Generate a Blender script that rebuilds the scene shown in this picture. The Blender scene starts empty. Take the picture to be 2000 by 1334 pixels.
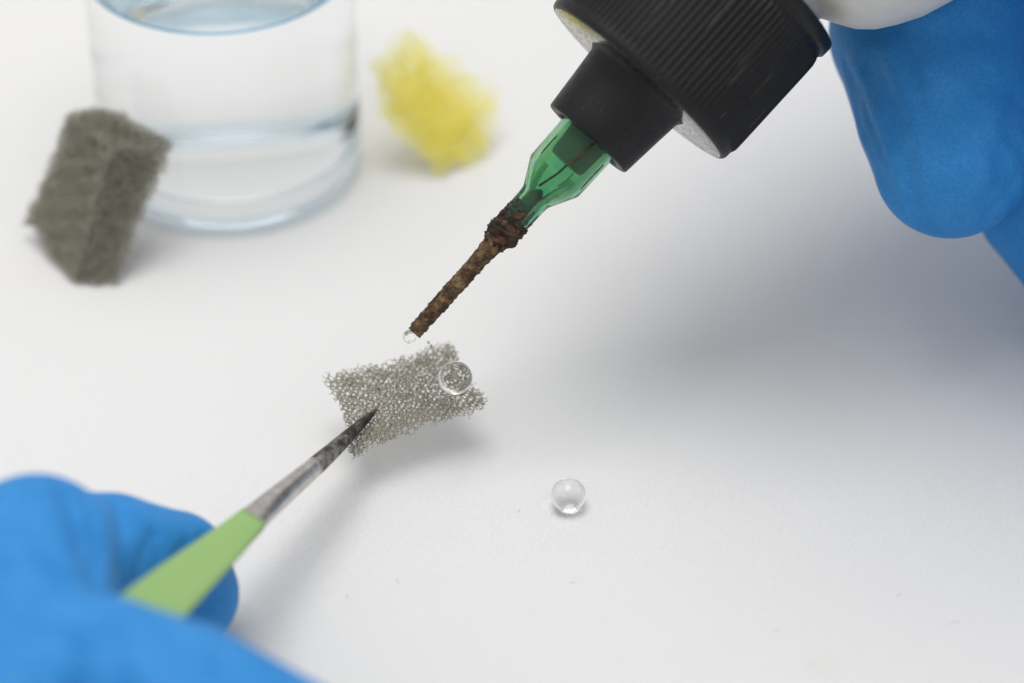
import bpy, math, random
import numpy as np
from mathutils import Vector, noise as mnoise

# ------------------------------------------------------------------ camera, world, lamps, exposure
S = 0.001                                   # everything below is written in millimetres
TH = math.radians(38.0)                     # camera pitch below the horizontal
HC = 232.1                                  # camera height over the cloth
CAM = np.array([0.0, -285.0, HC])
XA = np.array([1.0, 0.0, 0.0])
YA = np.array([0.0, math.sin(TH), math.cos(TH)])
ZA = np.array([0.0, -math.cos(TH), math.sin(TH)])
KS = 36.0 / 100.0 / 2000.0                  # slope of one photograph pixel (100 mm lens)
FOCUS = 349.5

scene = bpy.context.scene
col = scene.collection
cam_d = bpy.data.cameras.new('camera'); cam = bpy.data.objects.new('camera', cam_d); col.objects.link(cam)
cam.location = Vector(CAM * S); cam.rotation_euler = (math.radians(90) - TH, 0, 0)
cam_d.lens = 100.0; cam_d.sensor_width = 36.0; cam_d.clip_start = 0.005; cam_d.clip_end = 20.0
cam_d.dof.use_dof = True; cam_d.dof.focus_distance = FOCUS * S; cam_d.dof.aperture_fstop = 9.6
cam_d.dof.aperture_blades = 0
scene.camera = cam

world = bpy.data.worlds.new('World'); scene.world = world; world.use_nodes = True
wn = world.node_tree.nodes; wl = world.node_tree.links
bg = wn['Background']
tc = wn.new('ShaderNodeTexCoord'); sp = wn.new('ShaderNodeSeparateXYZ'); mr = wn.new('ShaderNodeMapRange'); cr = wn.new('ShaderNodeValToRGB')
wl.new(tc.outputs['Generated'], sp.inputs[0]); wl.new(sp.outputs['Z'], mr.inputs[0])
mr.inputs[1].default_value = -0.2; mr.inputs[2].default_value = 1.0
wl.new(mr.outputs[0], cr.inputs[0]); wl.new(cr.outputs[0], bg.inputs[0])
cr.color_ramp.elements[0].color = (0.52, 0.518, 0.515, 1); cr.color_ramp.elements[1].color = (0.985, 0.985, 0.985, 1)
bg.inputs[1].default_value = 0.77

def area(name, loc, target, size, power, colour):
    d = bpy.data.lights.new(name, 'AREA'); d.shape = 'DISK'; d.size = size; d.energy = power; d.color = colour
    o = bpy.data.objects.new(name, d); col.objects.link(o); o.location = loc
    o.rotation_euler = (Vector(target) - Vector(loc)).to_track_quat('-Z', 'Y').to_euler()
    return o
area('overhead_lamp', (-0.045, 0.03, 0.62), (0.0, 0.03, 0.0), 0.41, 2.05, (1.0, 0.985, 0.97))

scene.view_settings.view_transform = 'Standard'; scene.view_settings.look = 'None'
scene.view_settings.exposure = 0.13; scene.view_settings.gamma = 1.0; scene.view_settings.use_curve_mapping = False
cy = scene.cycles
cy.max_bounces = 32; cy.diffuse_bounces = 24; cy.glossy_bounces = 6; cy.transmission_bounces = 14; cy.transparent_max_bounces = 16
cy.caustics_reflective = True; cy.caustics_refractive = True; cy.blur_glossy = 0.3
cy.sample_clamp_indirect = 6.0; cy.use_denoising = True

rng = np.random.default_rng(7); random.seed(7)

# ------------------------------------------------------------------ helpers
def C(px, py, t):                           # a point t mm deep on the ray through a photograph pixel
    return CAM + t * ((px - 1000) * KS * XA + (667 - py) * KS * YA - ZA)
def T(px, py, h):                           # the point of that ray h mm over the cloth
    s = (667 - py) * KS
    return C(px, py, (HC - h) / (math.sin(TH) - s * math.cos(TH)))
def mmpx(t): return KS * t

def tag(o, label=None, cat=None, group=None, kind=None):
    if label: o['label'] = label
    if cat: o['category'] = cat
    if group: o['group'] = group
    if kind: o['kind'] = kind
    return o
ORG = {}
def empty(name, loc):
    o = bpy.data.objects.new(name, None); col.objects.link(o); o.empty_display_size = 0.005
    o.location = Vector(np.asarray(loc) * S); ORG[o.name] = np.asarray(loc, float); return o
def mesh(name, V, F, mat, parent=None, origin=None, smooth=True, mats=None, midx=None):
    V = np.asarray(V, float)
    if origin is None:
        origin = ORG[parent.name] if parent is not None else np.array([V[:, 0].mean(), V[:, 1].mean(), V[:, 2].min()])
    origin = np.asarray(origin, float)
    me = bpy.data.meshes.new(name)
    L = (V - origin) * S
    if isinstance(F, np.ndarray):
        n, k = F.shape
        me.vertices.add(len(L)); me.vertices.foreach_set('co', L.astype(np.float32).ravel())
        me.loops.add(n * k); me.loops.foreach_set('vertex_index', F.astype(np.int32).ravel())
        me.polygons.add(n); me.polygons.foreach_set('loop_start', np.arange(0, n * k, k, dtype=np.int32))
        me.update(calc_edges=True); me.validate()
    else:
        me.from_pydata([tuple(v) for v in L], [], F); me.update()
    for m in (mats or [mat]): me.materials.append(m)
    me.polygons.foreach_set('use_smooth', np.full(len(me.polygons), smooth))
    if midx is not None: me.polygons.foreach_set('material_index', np.asarray(midx, dtype=np.int32))
    me.update()
    o = bpy.data.objects.new(name, me); col.objects.link(o)
    if parent is not None:
        o.parent = parent; o.location = Vector((origin - ORG[parent.name]) * S)
    else: o.location = Vector(origin * S)
    ORG[o.name] = origin
    return o
def frame(a):
    a = np.asarray(a, float); a = a / np.linalg.norm(a)
    h = ZA if abs(a @ ZA) < 0.9 else XA
    u = np.cross(a, h); u /= np.linalg.norm(u); v = np.cross(a, u)
    return a, u, v
def lathe(prof, o, a, n=64, rad=None, cap0=False, cap1=False):
    a, u, v = frame(a); o = np.asarray(o, float); V = []; F = []
    ang = np.arange(n) * 2 * math.pi / n
    for i, (z, r) in enumerate(prof):
        for k in range(n):
            rr = r if rad is None else rad(i, z, r, ang[k])
            V.append(o + a * z + rr * (math.cos(ang[k]) * u + math.sin(ang[k]) * v))
    for i in range(len(prof) - 1):
        for k in range(n):
            k2 = (k + 1) % n
            F.append((i * n + k, i * n + k2, (i + 1) * n + k2, (i + 1) * n + k))
    if cap0: F.append(tuple(reversed(range(n))))
    if cap1: F.append(tuple(range((len(prof) - 1) * n, len(prof) * n)))
    return np.array(V), F
def tube(pts, r, n=6):
    V = []; F = []; pts = [np.asarray(p, float) for p in pts]
    for i, p in enumerate(pts):
        d = pts[min(i + 1, len(pts) - 1)] - pts[max(i - 1, 0)]
        a, u, v = frame(d); rr = r[i] if hasattr(r, '__len__') else r
        for k in range(n):
            t = 2 * math.pi * k / n; V.append(p + rr * (math.cos(t) * u + math.sin(t) * v))
    for i in range(len(pts) - 1):
        for k in range(n):
            k2 = (k + 1) % n; F.append((i * n + k, (i + 1) * n + k, (i + 1) * n + k2, i * n + k2))
    F.append(tuple(range(n))); F.append(tuple(reversed(range((len(pts) - 1) * n, len(pts) * n))))
    return np.array(V), F
def smoothpath(P, n):
    P = [np.asarray(p, float) for p in P]; out = []
    for i in range(len(P) - 1):
        p0 = P[max(i - 1, 0)]; p1 = P[i]; p2 = P[i + 1]; p3 = P[min(i + 2, len(P) - 1)]
        for k in range(n):
            t = k / n
            out.append(0.5 * (2 * p1 + (p2 - p0) * t + (2 * p0 - 5 * p1 + 4 * p2 - p3) * t * t + (3 * p1 - p0 - 3 * p2 + p3) * t ** 3))
    out.append(P[-1]); return out
def ball(c, r, n=32, squash=1.0, flat=None):
    V = []; F = []; c = np.asarray(c, float); m = n * 2
    for i in range(1, n):
        ph = math.pi * i / n
        for k in range(m):
            t = 2 * math.pi * k / m
            V.append(c + np.array([r * math.sin(ph) * math.cos(t), r * math.sin(ph) * math.sin(t), r * squash * math.cos(ph)]))
    top = len(V); V.append(c + np.array([0, 0, r * squash])); bot = len(V); V.append(c - np.array([0, 0, r * squash]))
    for i in range(n - 2):
        for k in range(m):
            k2 = (k + 1) % m; F.append((i * m + k, (i + 1) * m + k, (i + 1) * m + k2, i * m + k2))
    for k in range(m):
        k2 = (k + 1) % m; F.append((top, k, k2)); F.append((bot, (n - 2) * m + k2, (n - 2) * m + k))
    V = np.array(V)
    if flat is not None: V[:, 2] = np.maximum(V[:, 2], flat)
    return V, F

# ------------------------------------------------------------------ materials
class NT:
    def __init__(s, name):
        s.m = bpy.data.materials.new(name); s.m.use_nodes = True; s.n = s.m.node_tree.nodes; s.l = s.m.node_tree.links
        s.b = s.n['Principled BSDF']; s.out = s.n['Material Output']
        s.co = s.n.new('ShaderNodeTexCoord').outputs['Object']
    def set(s, **k):
        for a, v in k.items():
            i = s.b.inputs[a.replace('_', ' ')]
            if hasattr(v, 'node'): s.l.new(v, i)
            else: i.default_value = (*v, 1) if (isinstance(v, tuple) and len(v) == 3 and i.type == 'RGBA') else v
        return s
    def map(s, sc=(1, 1, 1), rot=(0, 0, 0), loc=(0, 0, 0)):
        m = s.n.new('ShaderNodeMapping'); s.l.new(s.co, m.inputs[0])
        m.inputs['Scale'].default_value = sc; m.inputs['Rotation'].default_value = rot; m.inputs['Location'].default_value = loc
        return m.outputs[0]
    def noise(s, scale, detail=4, rough=0.55, vec=None, dist=0):
        n = s.n.new('ShaderNodeTexNoise'); s.l.new(vec or s.co, n.inputs['Vector'])
        n.inputs['Scale'].default_value = scale; n.inputs['Detail'].default_value = detail
        n.inputs['Roughness'].default_value = rough; n.inputs['Distortion'].default_value = dist
        return n.outputs['Fac']
    def voro(s, scale, vec=None, feature='F1'):
        n = s.n.new('ShaderNodeTexVoronoi'); s.l.new(vec or s.co, n.inputs['Vector']); n.feature = feature
        n.inputs['Scale'].default_value = scale; return n.outputs['Distance']
    def wave(s, scale, dist=0.0, vec=None, dscale=1.0):
        n = s.n.new('ShaderNodeTexWave'); s.l.new(vec or s.co, n.inputs['Vector']); n.inputs['Scale'].default_value = scale
        n.inputs['Distortion'].default_value = dist; n.inputs['Detail Scale'].default_value = dscale
        return n.outputs['Fac']
    def ramp(s, fac, stops, interp='LINEAR'):
        r = s.n.new('ShaderNodeValToRGB'); s.l.new(fac, r.inputs[0]); e = r.color_ramp.elements; r.color_ramp.interpolation = interp
        while len(e) < len(stops): e.new(0.5)
        for x, (p, c) in zip(e, stops):
            x.position = p; x.color = (c, c, c, 1) if not isinstance(c, tuple) else (*c, 1)
        return r.outputs[0]
    def mix(s, fac, a, b, mode='MIX'):
        n = s.n.new('ShaderNodeMix'); n.data_type = 'RGBA'; n.blend_type = mode
        for v, i in ((fac, 0), (a, 6), (b, 7)):
            if hasattr(v, 'node'): s.l.new(v, n.inputs[i])
            else: n.inputs[i].default_value = v if not (isinstance(v, tuple) and len(v) == 3) else (*v, 1)
        return n.outputs[2]
    def math(s, op, a, b=0.0):
        n = s.n.new('ShaderNodeMath'); n.operation = op
        for v, i in ((a, 0), (b, 1)):
            if hasattr(v, 'node'): s.l.new(v, n.inputs[i])
            else: n.inputs[i].default_value = v
        return n.outputs[0]
    def bump(s, h, dist, strength=1.0, normal=None):
        n = s.n.new('ShaderNodeBump'); s.l.new(h, n.inputs['Height']); n.inputs['Distance'].default_value = dist
        n.inputs['Strength'].default_value = strength
        if normal is not None: s.l.new(normal, n.inputs['Normal'])
        s.l.new(n.outputs[0], s.b.inputs['Normal']); return n.outputs[0]

def m_cloth():
    t = NT('white_cloth')
    tw = t.wave(900, 1.2, t.map(rot=(0, 0, math.radians(28))), 900)
    wv = t.wave(700, 1.5, t.map(rot=(0, 0, math.radians(-62))), 700)
    fib = t.noise(5200, 3, 0.7)
    h = t.math('ADD', t.math('MULTIPLY', tw, 0.5), t.math('ADD', t.math('MULTIPLY', wv, 0.25), t.math('MULTIPLY', fib, 0.7)))
    c = t.mix(t.ramp(fib, [(0.3, 0.0), (0.7, 1.0)]), (0.785, 0.780, 0.775), (0.850, 0.846, 0.842))
    c = t.mix(t.ramp(tw, [(0.0, 0.18), (1.0, 0.0)]), c, (0.66, 0.66, 0.66))
    # a faint dried yellowish spot and a pale ring
    sp_c = T(1605, 1300, 0) * S
    v = t.n.new('ShaderNodeVectorMath'); v.operation = 'DISTANCE'; t.l.new(t.co, v.inputs[0]); v.inputs[1].default_value = tuple(sp_c)
    spot = t.ramp(t.math('ADD', v.outputs['Value'], t.math('MULTIPLY', t.noise(900, 3), 0.0012)), [(0.0007, 0.16), (0.0029, 0.0)])
    c = t.mix(spot, c, (0.62, 0.55, 0.38))
    rg = T(1960, 1010, 0) * S
    v2 = t.n.new('ShaderNodeVectorMath'); v2.operation = 'DISTANCE'; t.l.new(t.co, v2.inputs[0]); v2.inputs[1].default_value = tuple(rg)
    ring = t.ramp(t.math('ADD', v2.outputs['Value'], t.math('MULTIPLY', t.noise(120, 2), 0.004)), [(0.0155, 0.0), (0.0168, 0.45), (0.018, 0.0)])
    c = t.mix(ring, c, (0.89, 0.89, 0.88))
    t.set(Base_Color=c, Roughness=0.9, Specular_IOR_Level=0.2)
    t.bump(h, 0.00010, 0.8); return t.m
def m_glove():
    t = NT('blue_nitrile')
    n1 = t.noise(2600, 3, 0.6); n2 = t.noise(180, 3)
    c = t.mix(t.ramp(n2, [(0.3, 0.0), (0.75, 1.0)]), (0.030, 0.240, 0.590), (0.055, 0.290, 0.680))
    c = t.mix(t.ramp(n1, [(0.35, 0.40), (0.65, 0.0)]), c, (0.008, 0.15, 0.44))
    t.set(Base_Color=c, Roughness=0.55, Specular_IOR_Level=0.16, Sheen_Weight=0.02, Sheen_Roughness=0.5)
    t.bump(n1, 0.00022, 0.8); return t.m
def m_foam(name, c1, c2, trans):
    t = NT(name)
    n = t.noise(420, 3)
    c = t.mix(n, c1, c2)
    d = t.n.new('ShaderNodeBsdfDiffuse'); tr = t.n.new('ShaderNodeBsdfTranslucent'); mx = t.n.new('ShaderNodeMixShader')
    g = t.n.new('ShaderNodeBsdfGlossy'); g.inputs['Roughness'].default_value = 0.35; mx2 = t.n.new('ShaderNodeMixShader')
    t.l.new(c, d.inputs[0]); t.l.new(c, tr.inputs[0]); mx.inputs[0].default_value = trans
    t.l.new(d.outputs[0], mx.inputs[1]); t.l.new(tr.outputs[0], mx.inputs[2])
    mx2.inputs[0].default_value = 0.05; t.l.new(mx.outputs[0], mx2.inputs[1]); t.l.new(g.outputs[0], mx2.inputs[2])
    t.l.new(mx2.outputs[0], t.out.inputs[0]); t.n.remove(t.b); return t.m
def m_glass(name, ior, colour=(1, 1, 1), rough=0.0):
    t = NT(name); g = t.n.new('ShaderNodeBsdfGlass' if ior != 1.0 else 'ShaderNodeBsdfRefraction')
    g.inputs['IOR'].default_value = ior; g.inputs['Color'].default_value = (*colour, 1); g.inputs['Roughness'].default_value = rough
    t.l.new(g.outputs[0], t.out.inputs[0]); t.n.remove(t.b); return t.m
def m_black():
    t = NT('black_plastic')
    n = t.noise(900, 6, 0.65); n2 = t.noise(140, 4, 0.6); sc = t.noise(2600, 2, 0.7)
    c = t.mix(t.ramp(n2, [(0.45, 0.0), (0.8, 0.6)]), (0.007, 0.007, 0.008), (0.022, 0.019, 0.016))
    c = t.mix(t.ramp(sc, [(0.68, 0.0), (0.76, 0.5)]), c, (0.16, 0.12, 0.085))
    t.set(Base_Color=c, Roughness=t.ramp(n, [(0.3, 0.34), (0.7, 0.55)]), Specular_IOR_Level=0.30)
    t.bump(n, 0.00004, 0.4); return t.m
def m_black_face():
    t = NT('polished_black_plastic')
    n = t.noise(1500, 5, 0.7); n2 = t.noise(500, 3)
    c = t.mix(t.ramp(n, [(0.55, 0.0), (0.7, 0.7)]), (0.012, 0.012, 0.012), (0.09, 0.075, 0.06))
    t.set(Base_Color=c, Roughness=t.ramp(n, [(0.45, 0.14), (0.7, 0.6)]), Specular_IOR_Level=0.6, Coat_Weight=0.4, Coat_Roughness=0.12)
    return t.m
def m_dust():
    t = NT('tan_dust'); t.set(Base_Color=t.mix(t.noise(1500, 4), (0.050, 0.040, 0.031), (0.15, 0.115, 0.085)), Roughness=0.9); return t.m
def m_bottle():
    t = NT('white_polyethylene')
    n = t.noise(70, 4, 0.6)
    c = t.mix(t.ramp(n, [(0.4, 0.0), (0.7, 1.0)]), (0.72, 0.70, 0.66), (0.60, 0.55, 0.48))
    t.set(Base_Color=c, Roughness=0.42, Subsurface_Weight=0.35, Subsurface_Radius=(1, 1, 1), Subsurface_Scale=0.002)
    t.bump(t.noise(900, 3), 0.00003, 0.3); return t.m
def m_rust():
    t = NT('rust_crust')
    a = t.noise(620, 6, 0.65); b = t.noise(1800, 4, 0.7); c0 = t.noise(230, 3)
    c = t.ramp(a, [(0.30, (0.016, 0.012, 0.009)), (0.44, (0.072, 0.042, 0.022)), (0.54, (0.150, 0.090, 0.044)), (0.68, (0.27, 0.185, 0.095))])
    c = t.mix(t.ramp(b, [(0.40, 0.6), (0.52, 0.0)]), c, (0.014, 0.010, 0.008))
    c = t.mix(t.ramp(c0, [(0.62, 0.0), (0.74, 0.5)]), c, (0.17, 0.060, 0.024))
    t.set(Base_Color=c, Roughness=0.82, Specular_IOR_Level=0.3); t.bump(t.math('ADD', a, t.math('MULTIPLY', b, 0.5)), 0.00022, 0.9); return t.m
def m_rust_dark():
    t = NT('dark_rust_lump')
    a = t.noise(520, 6, 0.65); b = t.noise(1700, 4, 0.7); c0 = t.noise(330, 3)
    c = t.ramp(a, [(0.32, (0.007, 0.006, 0.006)), (0.52, (0.026, 0.013, 0.009)), (0.64, (0.085, 0.050, 0.024))])
    c = t.mix(t.ramp(c0, [(0.66, 0.0), (0.74, 0.6)]), c, (0.26, 0.080, 0.035))
    t.set(Base_Color=c, Roughness=0.75, Specular_IOR_Level=0.35); t.bump(t.math('ADD', a, t.math('MULTIPLY', b, 0.6)), 0.00025, 0.9); return t.m
def m_green_hub():
    t = NT('green_translucent_plastic')
    n = t.noise(900, 5, 0.7); n2 = t.noise(300, 4)
    c = t.mix(t.ramp(n2, [(0.35, 0.0), (0.7, 1.0)]), (0.20, 0.56, 0.38), (0.42, 0.70, 0.40))
    c = t.mix(t.ramp(n, [(0.63, 0.0), (0.70, 0.8)]), c, (0.08, 0.10, 0.04))
    t.set(Base_Color=c, Roughness=0.07, IOR=1.3, Transmission_Weight=0.93); t.bump(n2, 0.0001, 0.25); return t.m
def m_steel():
    t = NT('worn_steel')
    br = t.noise(1.0, 4, 0.6, t.map(sc=(300, 2400, 2400), rot=(0, 0, math.radians(0))))
    n = t.noise(500, 5, 0.65)
    c = t.mix(t.ramp(n, [(0.35, 0.0), (0.7, 1.0)]), (0.46, 0.43, 0.41), (0.70, 0.665, 0.635))
    t.set(Base_Color=c, Metallic=0.9, Roughness=t.ramp(br, [(0.3, 0.18), (0.7, 0.30)])); t.bump(n, 0.00002, 0.3); return t.m
def m_steel_tip():
    t = NT('blackened_steel_tip')
    n = t.noise(520, 6, 0.65); n2 = t.noise(1500, 4, 0.7); n3 = t.noise(260, 3)
    c = t.ramp(n, [(0.33, (0.012, 0.012, 0.013)), (0.48, (0.060, 0.054, 0.050)), (0.60, (0.26, 0.235, 0.215))])
    c = t.mix(t.ramp(n3, [(0.52, 0.0), (0.66, 0.8)]), c, (0.20, 0.10, 0.055))
    c = t.mix(t.ramp(n2, [(0.70, 0.0), (0.74, 0.9)]), c, (0.55, 0.53, 0.50))
    t.set(Base_Color=c, Metallic=0.55, Roughness=t.ramp(n2, [(0.35, 0.28), (0.65, 0.6)])); t.bump(n, 0.00006, 0.7); return t.m
def m_green_grip():
    t = NT('green_enamel')
    n = t.noise(1400, 4, 0.6); n2 = t.noise(160, 3)
    c = t.mix(n2, (0.262, 0.430, 0.145), (0.300, 0.475, 0.172))
    t.set(Base_Color=c, Roughness=0.48, Specular_IOR_Level=0.35); t.bump(n, 0.00003, 0.4); return t.m
def m_plain(name, c, rough=0.7):
    t = NT(name); t.set(Base_Color=t.mix(t.noise(1200, 3), tuple(x * 0.8 for x in c), c), Roughness=rough); return t.m

M_CLOTH = m_cloth(); M_GLOVE = m_glove(); M_BLACK = m_black(); M_BLACKF = m_black_face(); M_DUST = m_dust(); M_BOTTLE = m_bottle()
M_RUST = m_rust(); M_LUMP = m_rust_dark(); M_HUB = m_green_hub(); M_STEEL = m_steel(); M_TIP = m_steel_tip(); M_GRIP = m_green_grip()
M_WATER = m_glass('water', 1.33)
M_FOAM = m_foam('grey_foam_strut', (0.40, 0.375, 0.285), (0.60, 0.565, 0.45), 0.36)
M_FOAM2 = m_foam('dark_grey_foam_strut', (0.40, 0.385, 0.305), (0.56, 0.535, 0.435), 0.40)
M_YELLOW = m_foam('yellow_foam_strut', (1.0, 0.96, 0.22), (1.0, 0.975, 0.32), 0.3)

# ------------------------------------------------------------------ the cloth
n = 160; R = 700.0
g = np.linspace(-1, 1, n + 1); g = np.sign(g) * np.abs(g) ** 1.6 * R
X, Y = np.meshgrid(g, g)
Zc = 0.10 * np.sin(X / 31.0 + 0.6 * np.sin(Y / 47.0)) * np.sin(Y / 39.0 + 1.1) - 0.10
V = np.stack([X.ravel(), Y.ravel(), Zc.ravel()], 1)
i = np.arange(n * (n + 1)).reshape(n, n + 1)[:, :-1].ravel()
tag(mesh('tablecloth', V, np.stack([i, i + 1, i + n + 2, i + n + 1], 1), M_CLOTH, origin=(0, 0, 0)),
    'white woven cloth covering the whole table top', kind='structure')

# ------------------------------------------------------------------ open-cell foam
def foam(corners, dims, a, r, sides, segs, seed, jitter=0.11, ragged=0.35, warp=None, wobble=0.25):
    """Jittered BCC Voronoi struts inside a box dims = (L, W, H), mapped trilinearly onto eight corners [u][v][w]."""
    rg = np.random.default_rng(seed)
    L, W, H = dims
    diag = math.sqrt(L * L + W * W + H * H)
    nx = ny = nz = int(math.ceil(diag / a)) + 3
    q_, _ = np.linalg.qr(rg.normal(0, 1, (3, 3)))
    ii, jj, kk = np.meshgrid(np.arange(nx), np.arange(ny), np.arange(nz), indexing='ij')
    base = np.stack([ii, jj, kk], -1).astype(float) - 1.0
    sites = np.concatenate([base.reshape(-1, 3), base.reshape(-1, 3) + 0.5]) * a
    nA = nx * ny * nz
    sites = sites + rg.normal(0, jitter * a, sites.shape)
    sites = (sites - 0.5 * diag) @ q_.T + 0.5 * np.array(dims)
    def A(i, j, k): return (i * ny + j) * nz + k
    tets = []; idx = (ii.ravel(), jj.ravel(), kk.ravel())
    E = np.eye(3, dtype=int)
    for ax in range(3):
        j1, k1 = (ax + 1) % 3, (ax + 2) % 3
        offs = {}
        for sj in (0, -1):
            for sk in (0, -1): offs[(sj, sk)] = sj * E[j1] + sk * E[k1]
        ringo = [offs[(0, 0)], offs[(-1, 0)], offs[(-1, -1)], offs[(0, -1)]]
        P = np.stack(idx, 1)
        Q = P + E[ax]
        for q in range(4):
            b0 = P + ringo[q]; b1 = P + ringo[(q + 1) % 4]
            ok = (Q < [nx, ny, nz]).all(1) & (b0 >= 0).all(1) & (b1 >= 0).all(1)
            tets.append(np.stack([A(*P[ok].T), A(*Q[ok].T), nA + A(*b0[ok].T), nA + A(*b1[ok].T)], 1))
    tets = np.concatenate(tets)
    mid = sites[tets].mean(1); tets = tets[((mid > -1.5 * a) & (mid < np.array(dims) + 1.5 * a)).all(1)]
    p = sites[tets]; M = p[:, 1:] - p[:, :1]; rhs = 0.5 * ((p[:, 1:] ** 2).sum(2) - (p[:, :1] ** 2).sum(2))
    det = np.linalg.det(M); M[np.abs(det) < 1e-9] = np.eye(3)
    cc = np.linalg.solve(M, rhs[..., None])[..., 0]
    mean = p.mean(1); bad = np.linalg.norm(cc - mean, axis=1) > 0.33 * a
    cc[bad] = mean[bad]
    st = np.sort(tets, 1); N = len(sites) + 1
    faces = np.concatenate([st[:, [0, 1, 2]], st[:, [0, 1, 3]], st[:, [0, 2, 3]], st[:, [1, 2, 3]]]).astype(np.int64)
    key = (faces[:, 0] * N + faces[:, 1]) * N + faces[:, 2]; own = np.tile(np.arange(len(tets)), 4)
    o = np.argsort(key, kind='stable'); key = key[o]; own = own[o]
    same = np.where(key[1:] == key[:-1])[0]
    ed = np.stack([own[same], own[same + 1]], 1)
    uvw = cc / np.array(dims)
    wob = wobble * a * np.sin(cc[:, [1, 2, 0]] * 1.3 + 1.0) * np.sin(cc[:, [2, 0, 1]] * 1.7)
    inside = ((cc + wob > 0) & (cc + wob < np.array(dims))).all(1)
    cnt = inside[ed].sum(1)
    keep = (cnt == 2) | ((cnt == 1) & (rg.random(len(ed)) < ragged))
    ed = ed[keep]
    if warp is not None: uvw = warp(uvw)
    u, v, w = uvw[:, :1], uvw[:, 1:2], uvw[:, 2:]
    G = np.zeros_like(cc)
    for iu in (0, 1):
        for iv in (0, 1):
            for iw in (0, 1):
                G += (u if iu else 1 - u) * (v if iv else 1 - v) * (w if iw else 1 - w) * np.asarray(corners[iu][iv][iw])
    P0 = G[ed[:, 0]]; P1 = G[ed[:, 1]]; d = P1 - P0; ln = np.linalg.norm(d, axis=1, keepdims=True)
    ok = (ln[:, 0] > 0.02 * a) & (ln[:, 0] < 1.3 * a); P0, P1, d, ln = P0[ok], P1[ok], d[ok], ln[ok]
    d /= ln
    hlp = np.where(np.abs(d[:, 2:]) < 0.9, np.array([[0, 0, 1.0]]), np.array([[1.0, 0, 0]]))
    uu = np.cross(d, hlp); uu /= np.linalg.norm(uu, axis=1, keepdims=True); vv = np.cross(d, uu)
    ph = rg.random((len(d), 1)) * 6.28
    rr = r * (0.85 + 0.3 * rg.random((len(d), 1)))
    rings = []
    for s in range(segs + 1):
        t = s / segs; f = 1.0 if segs == 1 else (0.62 + 0.85 * (2 * abs(t - 0.5)) ** 2)
        c = P0 + (P1 - P0) * t
        for k in range(sides):
            an = ph + 2 * math.pi * k / sides
            rings.append(c + rr * f * (np.cos(an) * uu + np.sin(an) * vv))
    ne = len(P0); nv = (segs + 1) * sides
    V = np.stack(rings, 1).reshape(-1, 3)
    lf = []
    for s in range(segs):
        for k in range(sides):
            k2 = (k + 1) % sides; lf.append([s * sides + k, s * sides + k2, (s + 1) * sides + k2, (s + 1) * sides + k])
    F = (np.arange(ne)[:, None, None] * nv + np.array(lf)[None]).reshape(-1, 4)
    return V, F
def box_corners(p000, p100, p010, p110, down):
    """four top corners [u][v] and the vector(s) from the top to the bottom face"""
    d = np.asarray(down, float)
    return [[[p000 + d, p000], [p010 + d, p010]], [[p100 + d, p100], [p110 + d, p110]]]

# the strip gripped by the tweezers, lying almost level 8 mm over the cloth
TL, TR, BR, BL = T(630, 728, 9.0), T(884, 660, 9.4), T(958, 780, 7.6), T(686, 880, 6.8)
def pinch(q):
    q = q.copy(); u, v = q[:, 0].copy(), q[:, 1].copy()
    q[:, 1] = v + 0.10 * np.sin(math.pi * np.clip(u, 0, 1)) * (0.5 - v) * 2 * 0.55
    q[:, 0] = u + 0.05 * np.sin(math.pi * np.clip(v, 0, 1)) * (0.5 - u) * 2
    q[:, 2] += 0.25 * np.exp(-((u - 0.12) ** 2 + (v - 0.25) ** 2) / 0.05) * (0.5 - q[:, 2])
    return q
nrm = np.cross(TR - BL, TL - BR); nrm = nrm / np.linalg.norm(nrm); nrm *= np.sign(nrm[2])
V, F = foam(box_corners(BL, BR, TL, TR, -1.75 * nrm), (17.7, 10.3, 1.75), 0.84, 0.047, 4, 2, 3, jitter=0.16, warp=pinch)
strip = tag(mesh('foam_strip', V, F, M_FOAM, smooth=False), 'thin strip of grey open-cell foam held in the tweezers under the needle', 'foam')

# the grey block leaning on the jar
b1, b2, b0 = T(143, 552, 0.4), T(228, 556, 0.2), T(38, 452, 1.2)
up = T(212, 288, 19.0) - b1
b3 = b0 + (b2 - b1)
t1, t2, t0 = b1 + up, T(343, 282, 17.0), T(132, 214, 20.0)
t3 = T(236, 208, 19.5)
def rough_block(q):
    q = q.copy(); u, v, w = q.T.copy()
    q[:, 0] += 0.016 * np.sin(9 * w + 3 * v); q[:, 1] += 0.018 * np.sin(7 * w + 5 * u + 1)
    q[:, 2] += 0.025 * np.sin(6 * u + 2) * np.sin(5 * v) - 0.07 * np.exp(-((u - 0.75) ** 2 + (v - 0.45) ** 2) / 0.07) * w
    return q
def soft_block(q):
    q = q.copy(); u, v, w = q.T.copy()
    q[:, 0] += 0.014 * np.sin(8 * w + 3 * v); q[:, 1] += 0.012 * np.sin(7 * w + 5 * u + 1)
    q[:, 2] += 0.02 * np.sin(6 * u + 2) * np.sin(5 * v) - 0.05 * np.exp(-((u - 0.7) ** 2 + (v - 0.45) ** 2) / 0.08) * w
    q[:, 2] += 0.10 * np.exp(-((v - 0.85) / 0.22) ** 2) * (1 - w) ** 2          # the torn notch at the foot of the far edge
    return q
V, F = foam([[[b1, t1], [b0, t0]], [[b2, t2], [b3, t3]]], (9.0, 11.0, 21.0), 0.80, 0.060, 3, 1, 5, wobble=0.18, ragged=0.6, warp=soft_block)
tag(mesh('foam_block', V, F, M_FOAM2, smooth=False), 'dark grey foam block leaning against the left side of the glass jar', 'foam')

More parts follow.
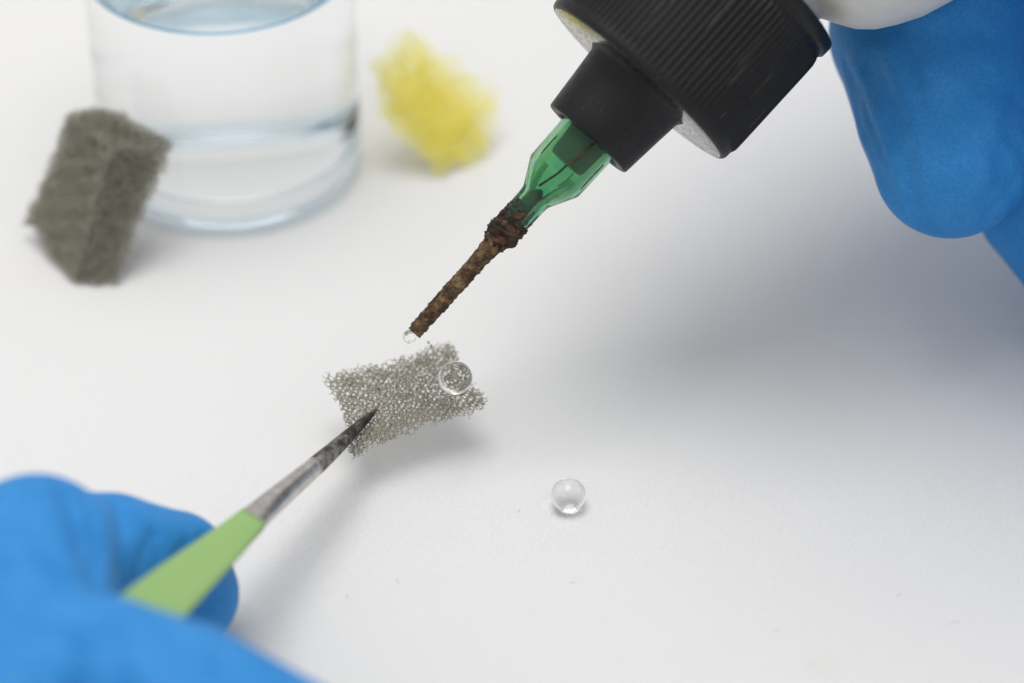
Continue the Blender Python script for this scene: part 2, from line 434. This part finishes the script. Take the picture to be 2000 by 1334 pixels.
# the yellow block leaning on the jar's other side
y1, y2 = T(856, 350, 0.3), T(962, 306, 0.3)
y0 = T(738, 232, 9.0); y3 = y0 + (y2 - y1)
yu1, yu2, yu0, yu3 = T(868, 262, 6.5), T(986, 176, 7.0), T(722, 122, 16.5), T(792, 34, 17.5)
V, F = foam([[[y1, yu1], [y0, yu0]], [[y2, yu2], [y3, yu3]]], (9.0, 15.0, 8.5), 1.40, 0.056, 3, 1, 11, warp=rough_block)
tag(mesh('yellow_foam_block', V, F, M_YELLOW, smooth=False), 'bright yellow foam block leaning against the right side of the glass jar', 'foam')

# ------------------------------------------------------------------ the glass jar and its water
jc = T(455, 317, 0.0); JR = 18.6
def arc(cx, cz, r, a0, a1, k): return [(cz + r * math.sin(a0 + (a1 - a0) * i / k), cx + r * math.cos(a0 + (a1 - a0) * i / k)) for i in range(k + 1)]
UP = np.array([0, 0, 1.0])
H2 = math.pi / 2
WL = 32.0
outer = [(0.35, 0.01), (0.35, 11.0), (0.05, 13.0)] + arc(JR - 3.5, 3.55, 3.5, -H2, 0, 10)[1:] + [(z, JR) for z in (12, 24, 40, 52, 60)] + arc(JR - 0.6, 60.4, 0.6, 0, math.pi, 8)[1:]
inn = JR - 1.3
inner_dry = [(z, inn) for z in (58, 46, WL + 0.9)]
jar = empty('glass_jar', jc)
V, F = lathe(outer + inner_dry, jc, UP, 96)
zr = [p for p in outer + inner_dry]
mesh('glass_wall', V, F, None, jar, mats=[m_glass('clear_glass', 1.42, (0.985, 0.992, 0.99)), m_glass('glass_base_painted_reflection', 1.42, (0.86, 0.93, 0.975))],
     midx=[1 if (zr[q // 96][0] < 1.6 and zr[q // 96][1] > 10.5) else 0 for q in range(len(F))])  # base corner tinted blue: the surface layer's reflection painted into the glass colour
tag(jar, 'clear round glass jar of water standing behind the foam blocks', 'jar')
wat = empty('water', jc + UP * 3.0)
wet = [(4.3, 0.01), (4.3, 10.0), (4.4, inn - 4.0)] + arc(inn - 3.0, 7.3, 3.0, -H2 * 0.9, 0, 8) + [(z, inn) for z in (12, 22, WL + 0.9)]
V, F = lathe(wet, jc, UP, 96)
mesh('water_body', V, F, m_glass('water_in_glass', 1.33 / 1.42), wat)
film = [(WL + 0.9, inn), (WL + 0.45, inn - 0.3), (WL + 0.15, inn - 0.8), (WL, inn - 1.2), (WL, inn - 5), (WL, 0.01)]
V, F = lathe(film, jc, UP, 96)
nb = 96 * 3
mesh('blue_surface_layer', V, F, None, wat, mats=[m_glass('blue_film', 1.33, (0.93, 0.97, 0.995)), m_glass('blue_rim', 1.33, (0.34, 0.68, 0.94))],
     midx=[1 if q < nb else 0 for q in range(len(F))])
tag(wat, 'clear water with a pale blue surface inside the glass jar', 'water')

# ------------------------------------------------------------------ the needle bottle
tip = C(808, 650.5, 347.2)
ax = 0.667 * XA + 0.745 * YA - 0.01 * ZA; ax = ax / np.linalg.norm(ax)
PX = mmpx(347.2)
def AL(along): return tip + ax * along * PX
bot = empty('needle_bottle', AL(-2))
tag(bot, 'white squeeze bottle with ribbed black cap, green hub and rusty needle', 'bottle')
# bottle body
V, F = lathe([(a * PX, r * PX) for a, r in [(900, 168), (940, 172), (982, 178), (996, 186), (1006, 205), (1016, 228), (1030, 255), (1052, 280), (1085, 304), (1130, 330), (1190, 352), (1270, 365), (1400, 372), (1700, 374), (2300, 374), (2345, 366), (2370, 340), (2376, 280), (2360, 200), (2360, 1)]], tip, ax, 96)
mesh('bottle_body', V, F, M_BOTTLE, bot)
# cap with moulded ribs
NR = 104
def caprad(i, z, r, t):
    al = z / PX
    if 676 < al < 925 and r > 200 * PX:
        e = min(1.0, (al - 676) / 10, (925 - al) / 10)
        rag = 0.8 + 0.3 * math.sin(5 * t + 1)
        return r + PX * 4.5 * e * rag * max(-0.2, math.cos(NR * t)) 
    return r
capprof = [(655, 110), (655, 216), (656, 220), (659, 223.5), (664, 225.5), (672, 226), (677, 226), (684, 226), (690, 226.2), (740, 227), (790, 227.5), (840, 228), (880, 228.5), (910, 228.5), (919, 228.5), (926, 228.5), (934, 229), (936, 233), (938, 235), (957, 236), (961, 234), (963, 228), (963, 170)]
V, F = lathe([(a * PX, r * PX) for a, r in capprof], tip, ax, NR * 8, caprad)
cap = mesh('cap', V, F, None, bot, mats=[M_BLACK, M_BLACKF], midx=[1 if q < NR * 8 else 0 for q in range(len(F))])
# dried dust caught in some of the grooves
_, U_, V_ = frame(ax)
for k in range(34):
    an = (random.randrange(NR) + 0.5) * 2 * math.pi / NR
    d0 = math.cos(an) * U_ + math.sin(an) * V_
    if d0 @ ZA < 0.25: continue
    s0 = random.uniform(680, 860); ln = random.uniform(20, 120); rr = 227.4
    P = [AL(s0 + ln * q / 5) + d0 * PX * (rr - 0.5 * (1 - q * (5 - q) / 6.25)) for q in range(6)]
    w = random.uniform(1.0, 2.8) * PX
    V, F = tube(P, [w * 0.3, w, w * 0.8, w, w * 0.6, w * 0.2], 5)
    mesh('dust_streak', V, F, M_DUST, cap)
# nozzle with its bored end
V, F = lathe([(a * PX, r * PX) for a, r in [(658, 122), (652, 116), (645, 111.5), (600, 107), (550, 102.5), (514, 99.5), (510, 98), (508.5, 96), (508.5, 78), (512, 74), (560, 74), (580, 60), (580, 1)]], tip, ax, 96)
nozzle = mesh('nozzle', V, F, M_BLACK, bot)
def jag(i, z, r, t): return r * (1 + 0.03 * math.sin(3 * t) * (i < 3))
V, F = lathe([(a * PX, r * PX) for a, r in [(446, 1), (446, 36), (452, 40), (500, 43), (585, 46)]], tip, ax, 48, jag)
mesh('luer_tip', V, F, M_BLACK, nozzle)
# green needle hub: an outer skin and an inner bore
hub_out = [(285, 27), (287, 29.5), (300, 30.5), (345, 31.5), (356, 32.5), (364, 36), (408, 60), (413, 62), (470, 63), (530, 64), (572, 65), (575, 62)]
hub_in = [(575, 52), (500, 49), (425, 46), (400, 42), (378, 32), (362, 22), (350, 19), (300, 18), (285, 18), (285, 27)]
V, F = lathe([(a * PX, r * PX) for a, r in hub_out + hub_in], tip, ax, 72)
hub = mesh('needle_hub', V, F, M_HUB, bot)
_, U_, V_ = frame(ax)
def surf(al, an, r): return AL(al) + PX * r * (math.cos(an) * U_ + math.sin(an) * V_)
# angle on the hub that faces the camera
A0 = math.atan2(V_ @ ZA, U_ @ ZA)
SG = 1.0 if (math.cos(A0 + 0.5) * U_ + math.sin(A0 + 0.5) * V_) @ (0.745 * XA - 0.667 * YA) > 0 else -1.0
def streak(pts, w):
    P = smoothpath([surf(a, A0 + SG * o, r + 0.6) for a, o, r in pts], 5)
    V, F = tube(P, [w * PX * (0.55 + 0.6 * abs(math.sin(1.9 * q + w))) for q in range(len(P))], 5)
    mesh('rust_streak', V, F, M_LUMP, hub)
streak([(505, 0.25, 63.5), (470, 0.22, 63), (440, 0.10, 62.5), (415, 0.05, 61.5), (395, -0.05, 52.5), (375, -0.2, 41)], 2.6)
streak([(440, 0.42, 62.5), (415, 0.40, 61.5), (400, 0.36, 55.5)], 1.2)
streak([(470, -0.85, 63), (448, -0.86, 62.6), (425, -0.85, 62)], 1.5)
streak([(490, 1.12, 63.5), (455, 1.1, 62.8), (425, 1.12, 62)], 1.6)
# raised key of the hub running down the neck
P = [(424, 62), (404, 57), (385, 46), (368, 38), (345, 35), (318, 34.5), (298, 33)]
for an, w in ((0.62, 7.5), (-2.5, 7.5)):
    V = []; F = []
    for a, r in P:
        for sgn in (-1, 1):
            for dr in (-4, 3.2):
                V.append(surf(a, A0 + SG * an + sgn * w * (0.9 if dr > 0 else 1.3) / max(r, 30) , r + dr))
    for q in range(len(P) - 1):
        b = q * 4
        for x, y in ((0, 1), (1, 3), (3, 2), (2, 0)): F.append((b + x, b + y, b + 4 + y, b + 4 + x))
    F.append((0, 2, 3, 1)); e = (len(P) - 1) * 4; F.append((e, e + 1, e + 3, e + 2))
    mesh('hub_key', np.array(V), F, M_HUB, hub, smooth=False)
# rusted steel needle and the lump of rust at its root
def rustrad(amp, sd):
    def f(i, z, r, t):
        p = Vector((math.cos(t) * 1.1, math.sin(t) * 1.1, z * 1.0)) 
        nn = mnoise.fractal(p * 1.9 + Vector((sd, 0, 0)), 0.7, 2.1, 5) + 0.8 * max(0, mnoise.noise(p * 0.9 + Vector((sd, 5, 0))) - 0.15) + 0.28 * mnoise.noise(p * 6.0)
        return max(0.02, r + amp * nn * min(1.0, r / 0.6))
    return f
def interp(prof, step):
    out = []; a = prof[0][0]
    xs = [p[0] for p in prof]; ys = [p[1] for p in prof]
    k = int(abs(xs[-1] - xs[0]) / step)
    for q in range(k + 1):
        x = xs[0] + (xs[-1] - xs[0]) * q / k
        out.append((x, float(np.interp(x, xs, ys))))
    return out
np_prof = interp([(0, 13.8), (6, 14.6), (40, 15.6), (100, 16.2), (160, 16.4), (205, 17.5), (228, 20), (245, 24), (260, 24)], 1.4)
V, F = lathe([(0.0, 0.02), (0.0, 13.0 * PX)] + [(a * PX, r * PX) for a, r in np_prof], tip, ax, 72, rustrad(0.17, 3.1))
needle = mesh('needle', V, F, M_RUST, bot)
lump = interp([(222, 14), (232, 20), (242, 25), (251, 31), (262, 33.5), (274, 32), (290, 31), (305, 31), (320, 29), (334, 20)], 1.6)
V, F = lathe([(a * PX, r * PX) for a, r in lump], tip, ax, 64, rustrad(0.32, 9.4))
mesh('rust_lump', V, F, M_LUMP, needle)
V, F = lathe([(a * PX, r * PX) for a, r in interp([(300, 17.5), (350, 17), (366, 14), (376, 3)], 2.5)], tip, ax, 32, rustrad(0.10, 4.4))
mesh('rust_core', V, F, M_LUMP, needle)
for k in range(16):
    al = random.uniform(270, 338); an = A0 + SG * random.uniform(-1.3, 0.7)
    r = float(np.interp(al, [268, 284, 300, 305, 345], [33, 32, 32, 30.5, 30.5])); q = random.uniform(2.5, 6.5) * PX
    V, F = ball((0, 0, 0), 1.0, 7)
    V = np.array([v * (1 + 0.55 * mnoise.noise(Vector(v) * 1.6 + Vector((k * 3.1, 0, 0)))) for v in V])
    nrm_ = surf(al, an, 2) - surf(al, an, 1); nrm_ /= np.linalg.norm(nrm_); tg = np.cross(nrm_, ax)
    V = surf(al, an, r) + q * (V[:, :1] * ax * random.uniform(0.8, 1.7) + V[:, 1:2] * tg * random.uniform(0.6, 1.2) + V[:, 2:] * nrm_ * 0.45)
    mesh('rust_flake', V, F, random.choice([M_RUST, M_LUMP, M_LUMP]), needle)

# ------------------------------------------------------------------ water drops
dc = C(1111, 967, 350.2); rd = 34.5 * mmpx(350)
dc = T(1110, 988, 0.0); 
V, F = ball(dc + UP * rd * 0.82, rd, 40, 0.95)
tag(mesh('water_drop', V, F, M_WATER), 'clear bead of water resting on the white cloth', 'water drop')
fd = T(889, 738, 11.3); rf = 33.5 * mmpx(357)
V, F = ball(fd, rf, 40, 0.97)
tag(mesh('water_drop', V, F, M_WATER), 'large clear water bead sitting on the grey foam strip', 'water drop')
pd = C(800, 657.5, 347.2); rp = 13.6 * PX
V, F = ball(pd, rp, 32)
tag(mesh('water_drop', V, F, M_WATER), 'tiny water drop hanging from the tip of the rusty needle', 'water drop')

# ------------------------------------------------------------------ tweezers
# centre line of the near arm in the photograph, half width in pixels, depth
ARM = [(738, 797, 2.2, 354.5), (716, 818, 6.8, 352.5), (682, 850, 11.5, 348.5), (650, 880, 14.5, 344.5), (615, 911, 17.0, 340.5), (550, 966, 21.0, 333.5),
       (491, 1017, 25.0, 327.0), (420, 1080, 36.0, 318.0), (330, 1158, 49.0, 307.5), (220, 1260, 62.0, 296.0), (60, 1420, 74.0, 284.0), (-110, 1600, 74.0, 274.0), (-250, 1750, 60.0, 267.0)]
tw = empty('tweezers', C(737, 798, 354.5))
tag(tw, 'steel tweezers with light green handles gripping the foam strip', 'tweezers')
cl = [C(x, y, t) for x, y, w, t in ARM]
def arm_mesh(i0, i1, off, thick, flatk, widen=0.0, n=8):
    P = smoothpath(cl, n); W = smoothpath([np.array([w * 1.13 * mmpx(t), 0, 0]) for x, y, w, t in ARM], n)
    P = P[i0 * n:i1 * n + 1]; W = W[i0 * n:i1 * n + 1]
    V = []; F = []; prof = []
    m = 20
    for q, (p, w) in enumerate(zip(P, W)):
        d = P[min(q + 1, len(P) - 1)] - P[max(q - 1, 0)]; d /= np.linalg.norm(d)
        nz = ZA * 0.72 + UP * 0.30; nz = nz - d * (nz @ d); nz /= np.linalg.norm(nz)
        vw = CAM - p; vw = vw / np.linalg.norm(vw); sd = np.cross(d, nz); ww = w[0] + widen
        al = (i0 * n + q) / n
        o = off(al)
        th = thick(al) + widen
        fk = flatk(al)
        for k in range(m):
            t = 2 * math.pi * k / m
            cx, sy = math.cos(t), math.sin(t)
            x = ww * np.sign(cx) * abs(cx) ** (1.0 - 0.75 * fk); y = th * np.sign(sy) * abs(sy) ** (1.0 - 0.45 * fk)
            if y < 0: y *= 0.8
            V.append(p + sd * x + nz * y + vw * o)
    L = len(P)
    for q in range(L - 1):
        for k in range(m):
            k2 = (k + 1) % m; F.append((q * m + k, (q + 1) * m + k, (q + 1) * m + k2, q * m + k2))
    F.append(tuple(range(m))); F.append(tuple(reversed(range((L - 1) * m, L * m))))
    return np.array(V), F
thk = lambda a: float(np.interp(a, [0, 1, 2, 4, 5, 6, 7, 12], [0.15, 0.45, 0.85, 1.25, 1.35, 0.80, 0.55, 0.5]))
flt = lambda a: float(np.interp(a, [0, 4.0, 5.0, 6.0, 12], [0.0, 0.0, 0.15, 0.95, 1.0]))
near = lambda a: float(np.interp(a, [0, 2, 12], [0.2, 0.35, 1.4]))
far = lambda a: float(np.interp(a, [0, 2, 4, 6, 8, 10, 12], [-0.9, -1.5, -2.2, -2.6, -2.4, -1.5, 0.2]))
for off in (near, far):
    V, F = arm_mesh(4, 12, off, thk, flt); arm = mesh('arm', V, F, M_STEEL, tw)
    V, F = arm_mesh(0, 4, off, thk, flt); mesh('tip', V, F, M_TIP, arm)
    V, F = arm_mesh(6, 12, off, thk, flt, 0.09); mesh('green_grip', V, F, M_GRIP, arm)
for (x, y, h_) in ((837, 669, 9.8), (842, 676, 9.6)):
    V, F = ball(T(x, y, h_), 0.11, 6); V = V + rng.normal(0, 0.03, V.shape); V[:, 2] = T(x, y, h_)[2] + (V[:, 2] - T(x, y, h_)[2]) * 1.8
    mesh('dark_speck', V, F, m_plain('dark_speck', (0.02, 0.025, 0.03)), strip)

# ------------------------------------------------------------------ gloved hands (signed distance field polygonised with surface nets)
def surface_nets(f, lo, h):
    nx, ny, nz = f.shape; s = f < 0
    cs = np.zeros((nx - 1, ny - 1, nz - 1), int)
    for a in (0, 1):
        for b in (0, 1):
            for c in (0, 1): cs += s[a:nx - 1 + a, b:ny - 1 + b, c:nz - 1 + c]
    act = (cs > 0) & (cs < 8); ids = -np.ones(act.shape, int); I = np.argwhere(act); ids[act] = np.arange(len(I))
    acc = np.zeros((len(I), 3)); cnt = np.zeros(len(I))
    cor = [(a, b, c) for a in (0, 1) for b in (0, 1) for c in (0, 1)]
    for p in cor:
        for ax_ in range(3):
            if p[ax_]: continue
            q = list(p); q[ax_] = 1
            fa = f[I[:, 0] + p[0], I[:, 1] + p[1], I[:, 2] + p[2]]; fb = f[I[:, 0] + q[0], I[:, 1] + q[1], I[:, 2] + q[2]]
            x = (fa < 0) != (fb < 0); t = np.where(x, fa / np.where(fa == fb, 1, fa - fb), 0)
            pt = np.tile(np.array(p, float), (len(I), 1)); pt[:, ax_] += t
            acc[x] += pt[x]; cnt[x] += 1
    V = lo + h * (I + acc / cnt[:, None]); F = []
    for ax_ in range(3):
        b, c = (ax_ + 1) % 3, (ax_ + 2) % 3
        sl0 = [slice(None)] * 3; sl1 = [slice(None)] * 3; sl0[ax_] = slice(0, -1); sl1[ax_] = slice(1, None)
        ch = s[tuple(sl0)] != s[tuple(sl1)]
        E = np.argwhere(ch); ok = (E[:, b] > 0) & (E[:, c] > 0) & (E[:, b] < f.shape[b] - 1) & (E[:, c] < f.shape[c] - 1); E = E[ok]
        flip = s[tuple(E.T)]
        db = np.zeros(3, int); dcv = np.zeros(3, int); db[b] = 1; dcv[c] = 1
        q = [ids[tuple((E - db - dcv).T)], ids[tuple((E - dcv).T)], ids[tuple(E.T)], ids[tuple((E - db).T)]]
        Q = np.stack(q, 1); Q[~flip] = Q[~flip][:, ::-1]; F.append(Q)
    F = np.concatenate(F); return V, F[(F >= 0).all(1)]
def rcone(p, a, b, ra, rb):
    ab = b - a; L2 = ab @ ab; t = np.clip(((p - a) @ ab) / L2, 0, 1)
    return np.linalg.norm(p - a - t[:, None] * ab, axis=1) - (ra + (rb - ra) * t)
def seg_d(p, pts):
    d = np.full(len(p), 1e9)
    for a, b in zip(pts[:-1], pts[1:]):
        ab = b - a; t = np.clip(((p - a) @ ab) / (ab @ ab), 0, 1)
        d = np.minimum(d, np.linalg.norm(p - a - t[:, None] * ab, axis=1))
    return d
def hand_mesh(fingers, k, creases, folds, h, seed, gain=1.0):
    """fingers: list of chains [(point, radius), ...]; each chain is blended softly inside, chains meet with blend k"""
    pts = np.array([p for ch in fingers for p, r in ch]); rad = np.array([r for ch in fingers for p, r in ch])
    lo = (pts - rad[:, None]).min(0) - 4; hi = (pts + rad[:, None]).max(0) + 4
    snapped = []
    def sdf(p):
        D = None
        for ch in fingers:
            d = None
            for (a, ra), (b, rb) in zip(ch[:-1], ch[1:]):
                e = rcone(p, a, b, ra, rb)
                if d is None: d = e
                else:
                    kk = 0.4; hh = np.clip(0.5 + 0.5 * (e - d) / kk, 0, 1); d = e * (1 - hh) + d * hh - kk * hh * (1 - hh)
            if D is None: D = d
            else:
                hh = np.clip(0.5 + 0.5 * (d - D) / k, 0, 1); D = d * (1 - hh) + D * hh - k * hh * (1 - hh)
        for line, wid, dep in snapped:
            D = D + dep * np.exp(-(seg_d(p, line) / wid) ** 2)
        for (c, rr, dirv, per, amp, ph) in folds:
            q = p - c; g_ = np.exp(-(q ** 2).sum(1) / rr ** 2)
            bend = 0.35 * np.sin(q @ np.roll(dirv, 1) / per * 1.7)
            D = D + amp * g_ * np.sin((q @ dirv) / per * 6.283 + ph + bend * 3)
        return D
    ts = np.arange(240.0, 400.0, 0.4); found = []
    for line, wid, dep in creases:
        P = []
        for (px, py) in line:
            ray = np.array([C(px, py, t) for t in ts]); d = sdf(ray); hit = np.where(d < 0)[0]
            if len(hit): P.append(ray[hit[0]])
        if len(P) > 1: found.append((P, wid, dep))
    snapped.extend([(P, w_, d_ * gain) for P, w_, d_ in found])
    nn = np.ceil((hi - lo) / h).astype(int) + 1
    gx = [lo[i] + h * np.arange(nn[i]) for i in range(3)]
    f = np.empty(nn)
    st = 6; cn = [int(math.ceil(x / st)) for x in nn]
    cg = np.stack(np.meshgrid(*[lo[i] + h * (np.arange(cn[i]) * st + (st - 1) / 2) for i in range(3)], indexing='ij'), -1)
    cd = sdf(cg.reshape(-1, 3)).reshape(cn)
    f = cd.repeat(st, 0).repeat(st, 1).repeat(st, 2)[:nn[0], :nn[1], :nn[2]].copy()
    idx = np.argwhere(np.abs(f) < h * st * 1.15 + 1.5)
    for q in range(0, len(idx), 400000):
        ii_ = idx[q:q + 400000]; f[tuple(ii_.T)] = sdf(lo + h * ii_)
    V, F = surface_nets(f, lo, h)
    e = 0.25
    for _ in range(2):
        d0 = sdf(V); gr = np.stack([sdf(V + e * np.eye(3)[i]) - sdf(V - e * np.eye(3)[i]) for i in range(3)], 1) / (2 * e)
        g2 = np.maximum((gr ** 2).sum(1, keepdims=True), 0.3)
        V = V - np.clip(d0[:, None] * gr / g2, -0.5, 0.5)
    return V, F
def N(px, py, t, rpx): return (C(px, py, t), rpx * mmpx(t))

# the hand holding the tweezers
lh = [
    [N(-150, 1720, 270, 190), N(-2, 1400, 284, 196), N(70, 1092, 305, 168)],                               # index, knuckle to middle joint
    [N(90, 1104, 316, 150), N(215, 1100, 322, 137), N(335, 1113, 327, 116), N(356, 1160, 328.5, 111)],       # index, middle and end joints
    [N(-40, 1560, 276, 190), N(60, 1390, 282, 172), N(200, 1330, 287, 167), N(350, 1396, 287, 182), N(565, 1506, 285, 176)],   # thumb
    [N(-330, 1720, 280, 185), N(-260, 1400, 302, 165), N(-170, 1250, 322, 150), N(0, 1330, 328, 125), N(110, 1420, 324, 115)],   # middle finger
    [N(-480, 1800, 278, 180), N(-420, 1560, 304, 150), N(-330, 1420, 322, 140), N(-160, 1480, 326, 118), N(-60, 1560, 320, 110)],   # ring finger
    [N(-620, 1900, 274, 165), N(-560, 1720, 298, 135), N(-480, 1620, 312, 120), N(-330, 1660, 314, 100), N(-250, 1720, 308, 95)],   # little finger
    [N(-230, 1780, 270, 230), N(-250, 2150, 256, 320), N(-350, 2600, 236, 330), N(-700, 3400, 212, 360)],   # back of the hand and wrist
    [N(-500, 1850, 276, 200), N(-400, 2250, 254, 300)],
    [N(-40, 1560, 276, 190), N(-200, 2100, 258, 300)],
]
dv = lambda x, y, z: (x * XA + y * YA + z * ZA) / math.sqrt(x * x + y * y + z * z)
lcre = [([(228, 985), (236, 1040), (234, 1100), (222, 1150)], 0.9, 0.5), ([(150, 945), (182, 1010), (192, 1090), (188, 1150)], 0.9, 0.45), ([(112, 935), (148, 1000), (160, 1080)], 1.0, 0.4),
        ([(230, 1205), (300, 1216), (380, 1258), (430, 1290)], 0.9, 0.4), ([(225, 1262), (290, 1268), (350, 1296)], 0.8, 0.4), ([(262, 1130), (280, 1085), (300, 1045)], 0.8, 0.4), ([(30, 1010), (80, 1060), (120, 1130)], 1.2, 0.5),
        ([(20, 1170), (90, 1205), (150, 1250)], 1.0, 0.5), ([(90, 1290), (140, 1310), (185, 1322)], 0.9, 0.3),
        ([(204, 1225), (203, 1245), (200, 1290), (196, 1340), (192, 1400)], 2.1, 3.4),
        ([(376, 1100), (404, 1052)], 0.9, 0.8), ([(336, 1110), (352, 1085), (368, 1062)], 0.8, 0.7), ([(300, 1120), (312, 1080)], 0.9, 0.5),
        ([(0, 1120), (60, 1150), (120, 1185), (185, 1215)], 2.4, 1.3), ([(0, 1240), (80, 1255), (180, 1290)], 2.0, 1.0), ([(130, 975), (165, 1040), (175, 1120)], 1.6, 0.6),
        ([(230, 1290), (330, 1300), (440, 1325)], 2.6, 0.35)]
lfold = [(C(40, 1230, 284), 10.0, dv(0.42, 1.0, 0.2), 6.0, 0.35, 0.5), (C(60, 1320, 276), 8.0, dv(0.3, 1.0, 0.2), 4.2, 0.25, 2.2), (C(430, 1330, 277), 11.0, dv(0.35, 1.0, 0.1), 6.5, 0.22, 2.0)]
V, F = hand_mesh(lh, 2.2, lcre, lfold, 0.68, 1, 1.3)
tag(mesh('gloved_hand', V, F, M_GLOVE), 'blue gloved hand pinching the green tweezers between finger and thumb', 'hand')

# the hand holding the bottle
rh = [
    [N(2090, -330, 372, 190), N(1826, -120, 372, 205), N(1815, 60, 365, 194), N(1842, 220, 358, 168), N(1858, 312, 354.5, 154)],     # nearest finger
    [N(2330, 20, 372, 170), N(2120, 250, 371, 150), N(2040, 395, 370, 132), N(2140, 520, 369, 132)],                                # next finger
    [N(2560, 100, 370, 165), N(2360, 350, 372, 150), N(2270, 540, 366, 135), N(2230, 640, 362, 120)],
    [N(2090, -330, 368, 230), N(2500, -120, 362, 260), N(2900, 120, 355, 300), N(3700, 500, 345, 340)],
    [N(2300, -560, 350, 240), N(2600, -200, 352, 260)],
    [N(2340, 260, 372, 190), N(2500, 600, 348, 250), N(3100, 800, 335, 300)],                                                      # heel of the hand, out of view, added low to darken the cloth
    [N(2280, -560, 340, 230), N(2080, -600, 318, 200), N(1860, -520, 304, 170), N(1720, -400, 298, 150)],                            # thumb over the bottle
]
rcre = [([(1648, 120), (1672, 220), (1712, 325), (1745, 392)], 0.7, 0.28), ([(1705, 110), (1740, 200), (1775, 280), (1792, 360)], 0.8, 0.25), ([(1680, 180), (1706, 262), (1742, 340)], 0.6, 0.22), ([(1772, 415), (1800, 438), (1835, 452)], 0.6, 0.18), ([(1930, 420), (1965, 385), (1990, 340)], 0.8, 0.2), ([(1745, 60), (1760, 110), (1790, 160)], 1.0, 0.25),
        ([(1690, 130), (1722, 210), (1762, 300), (1785, 390), (1798, 425)], 1.3, 0.45), ([(1662, 150), (1690, 240), (1728, 330), (1760, 395)], 1.0, 0.3), ([(1700, 60), (1800, 70), (1900, 60)], 2.5, 0.4), ([(1985, 200), (1960, 300), (1950, 380)], 2.0, 0.35)]
rfold = [(C(1715, 240, 348), 7.5, dv(1.0, 0.42, 0), 2.9, 0.26, 0.4), (C(1990, 330, 350), 7.0, dv(1.0, 0.5, 0), 4.0, 0.20, 0.0),
         (C(1850, 120, 350), 14.0, dv(0.5, 1.0, 0), 9.0, 0.25, 1.0)]
V, F = hand_mesh(rh, 3.0, rcre, rfold, 0.68, 2, 2.0)
tag(mesh('gloved_hand', V, F, M_GLOVE), 'blue gloved hand wrapped round the white bottle on the right', 'hand')

# ------------------------------------------------------------------ lint on the cloth
M_LINT = m_plain('dark_lint', (0.42, 0.41, 0.40))
spots = [(1582, 1298, 3.2, 0.7, 'dark lint speck beside the faint yellowish spot near the bottom edge'), (1517, 1231, 5, 0.3, 'short lint fibre up and left of the faint yellowish spot'),
         (1757, 1162, 7, 0.4, 'straight lint fibre on the cloth at the pale ring'),
         (1866, 1217, 9, -0.1, 'longest curved lint fibre, rightmost on the cloth'),
         (1118, 1138, 5, 0.1, 'short lint fibre below the water bead on the cloth'), (678, 1165, 5, -1.2, 'short lint fibre nearest the tweezers\' shadow'),
         (776, 1135, 5, -0.8, 'short lint fibre between the tweezers\' shadow and the fibre below the bead'), (1014, 998, 4, 1.1, 'short lint fibre just left of the water bead on the cloth')]
for x, y, ln, an, lab in spots:
    P = smoothpath([T(x - ln * math.cos(an), y + ln * math.sin(an), 0.02), T(x, y - 0.25 * ln, 0.05), T(x + ln * math.cos(an), y - ln * math.sin(an), 0.02)], 4)
    V, F = tube(P, 0.02, 5)
    tag(mesh('lint_fibre', V, F, M_LINT), lab, 'lint', 'lint fibres on the cloth')
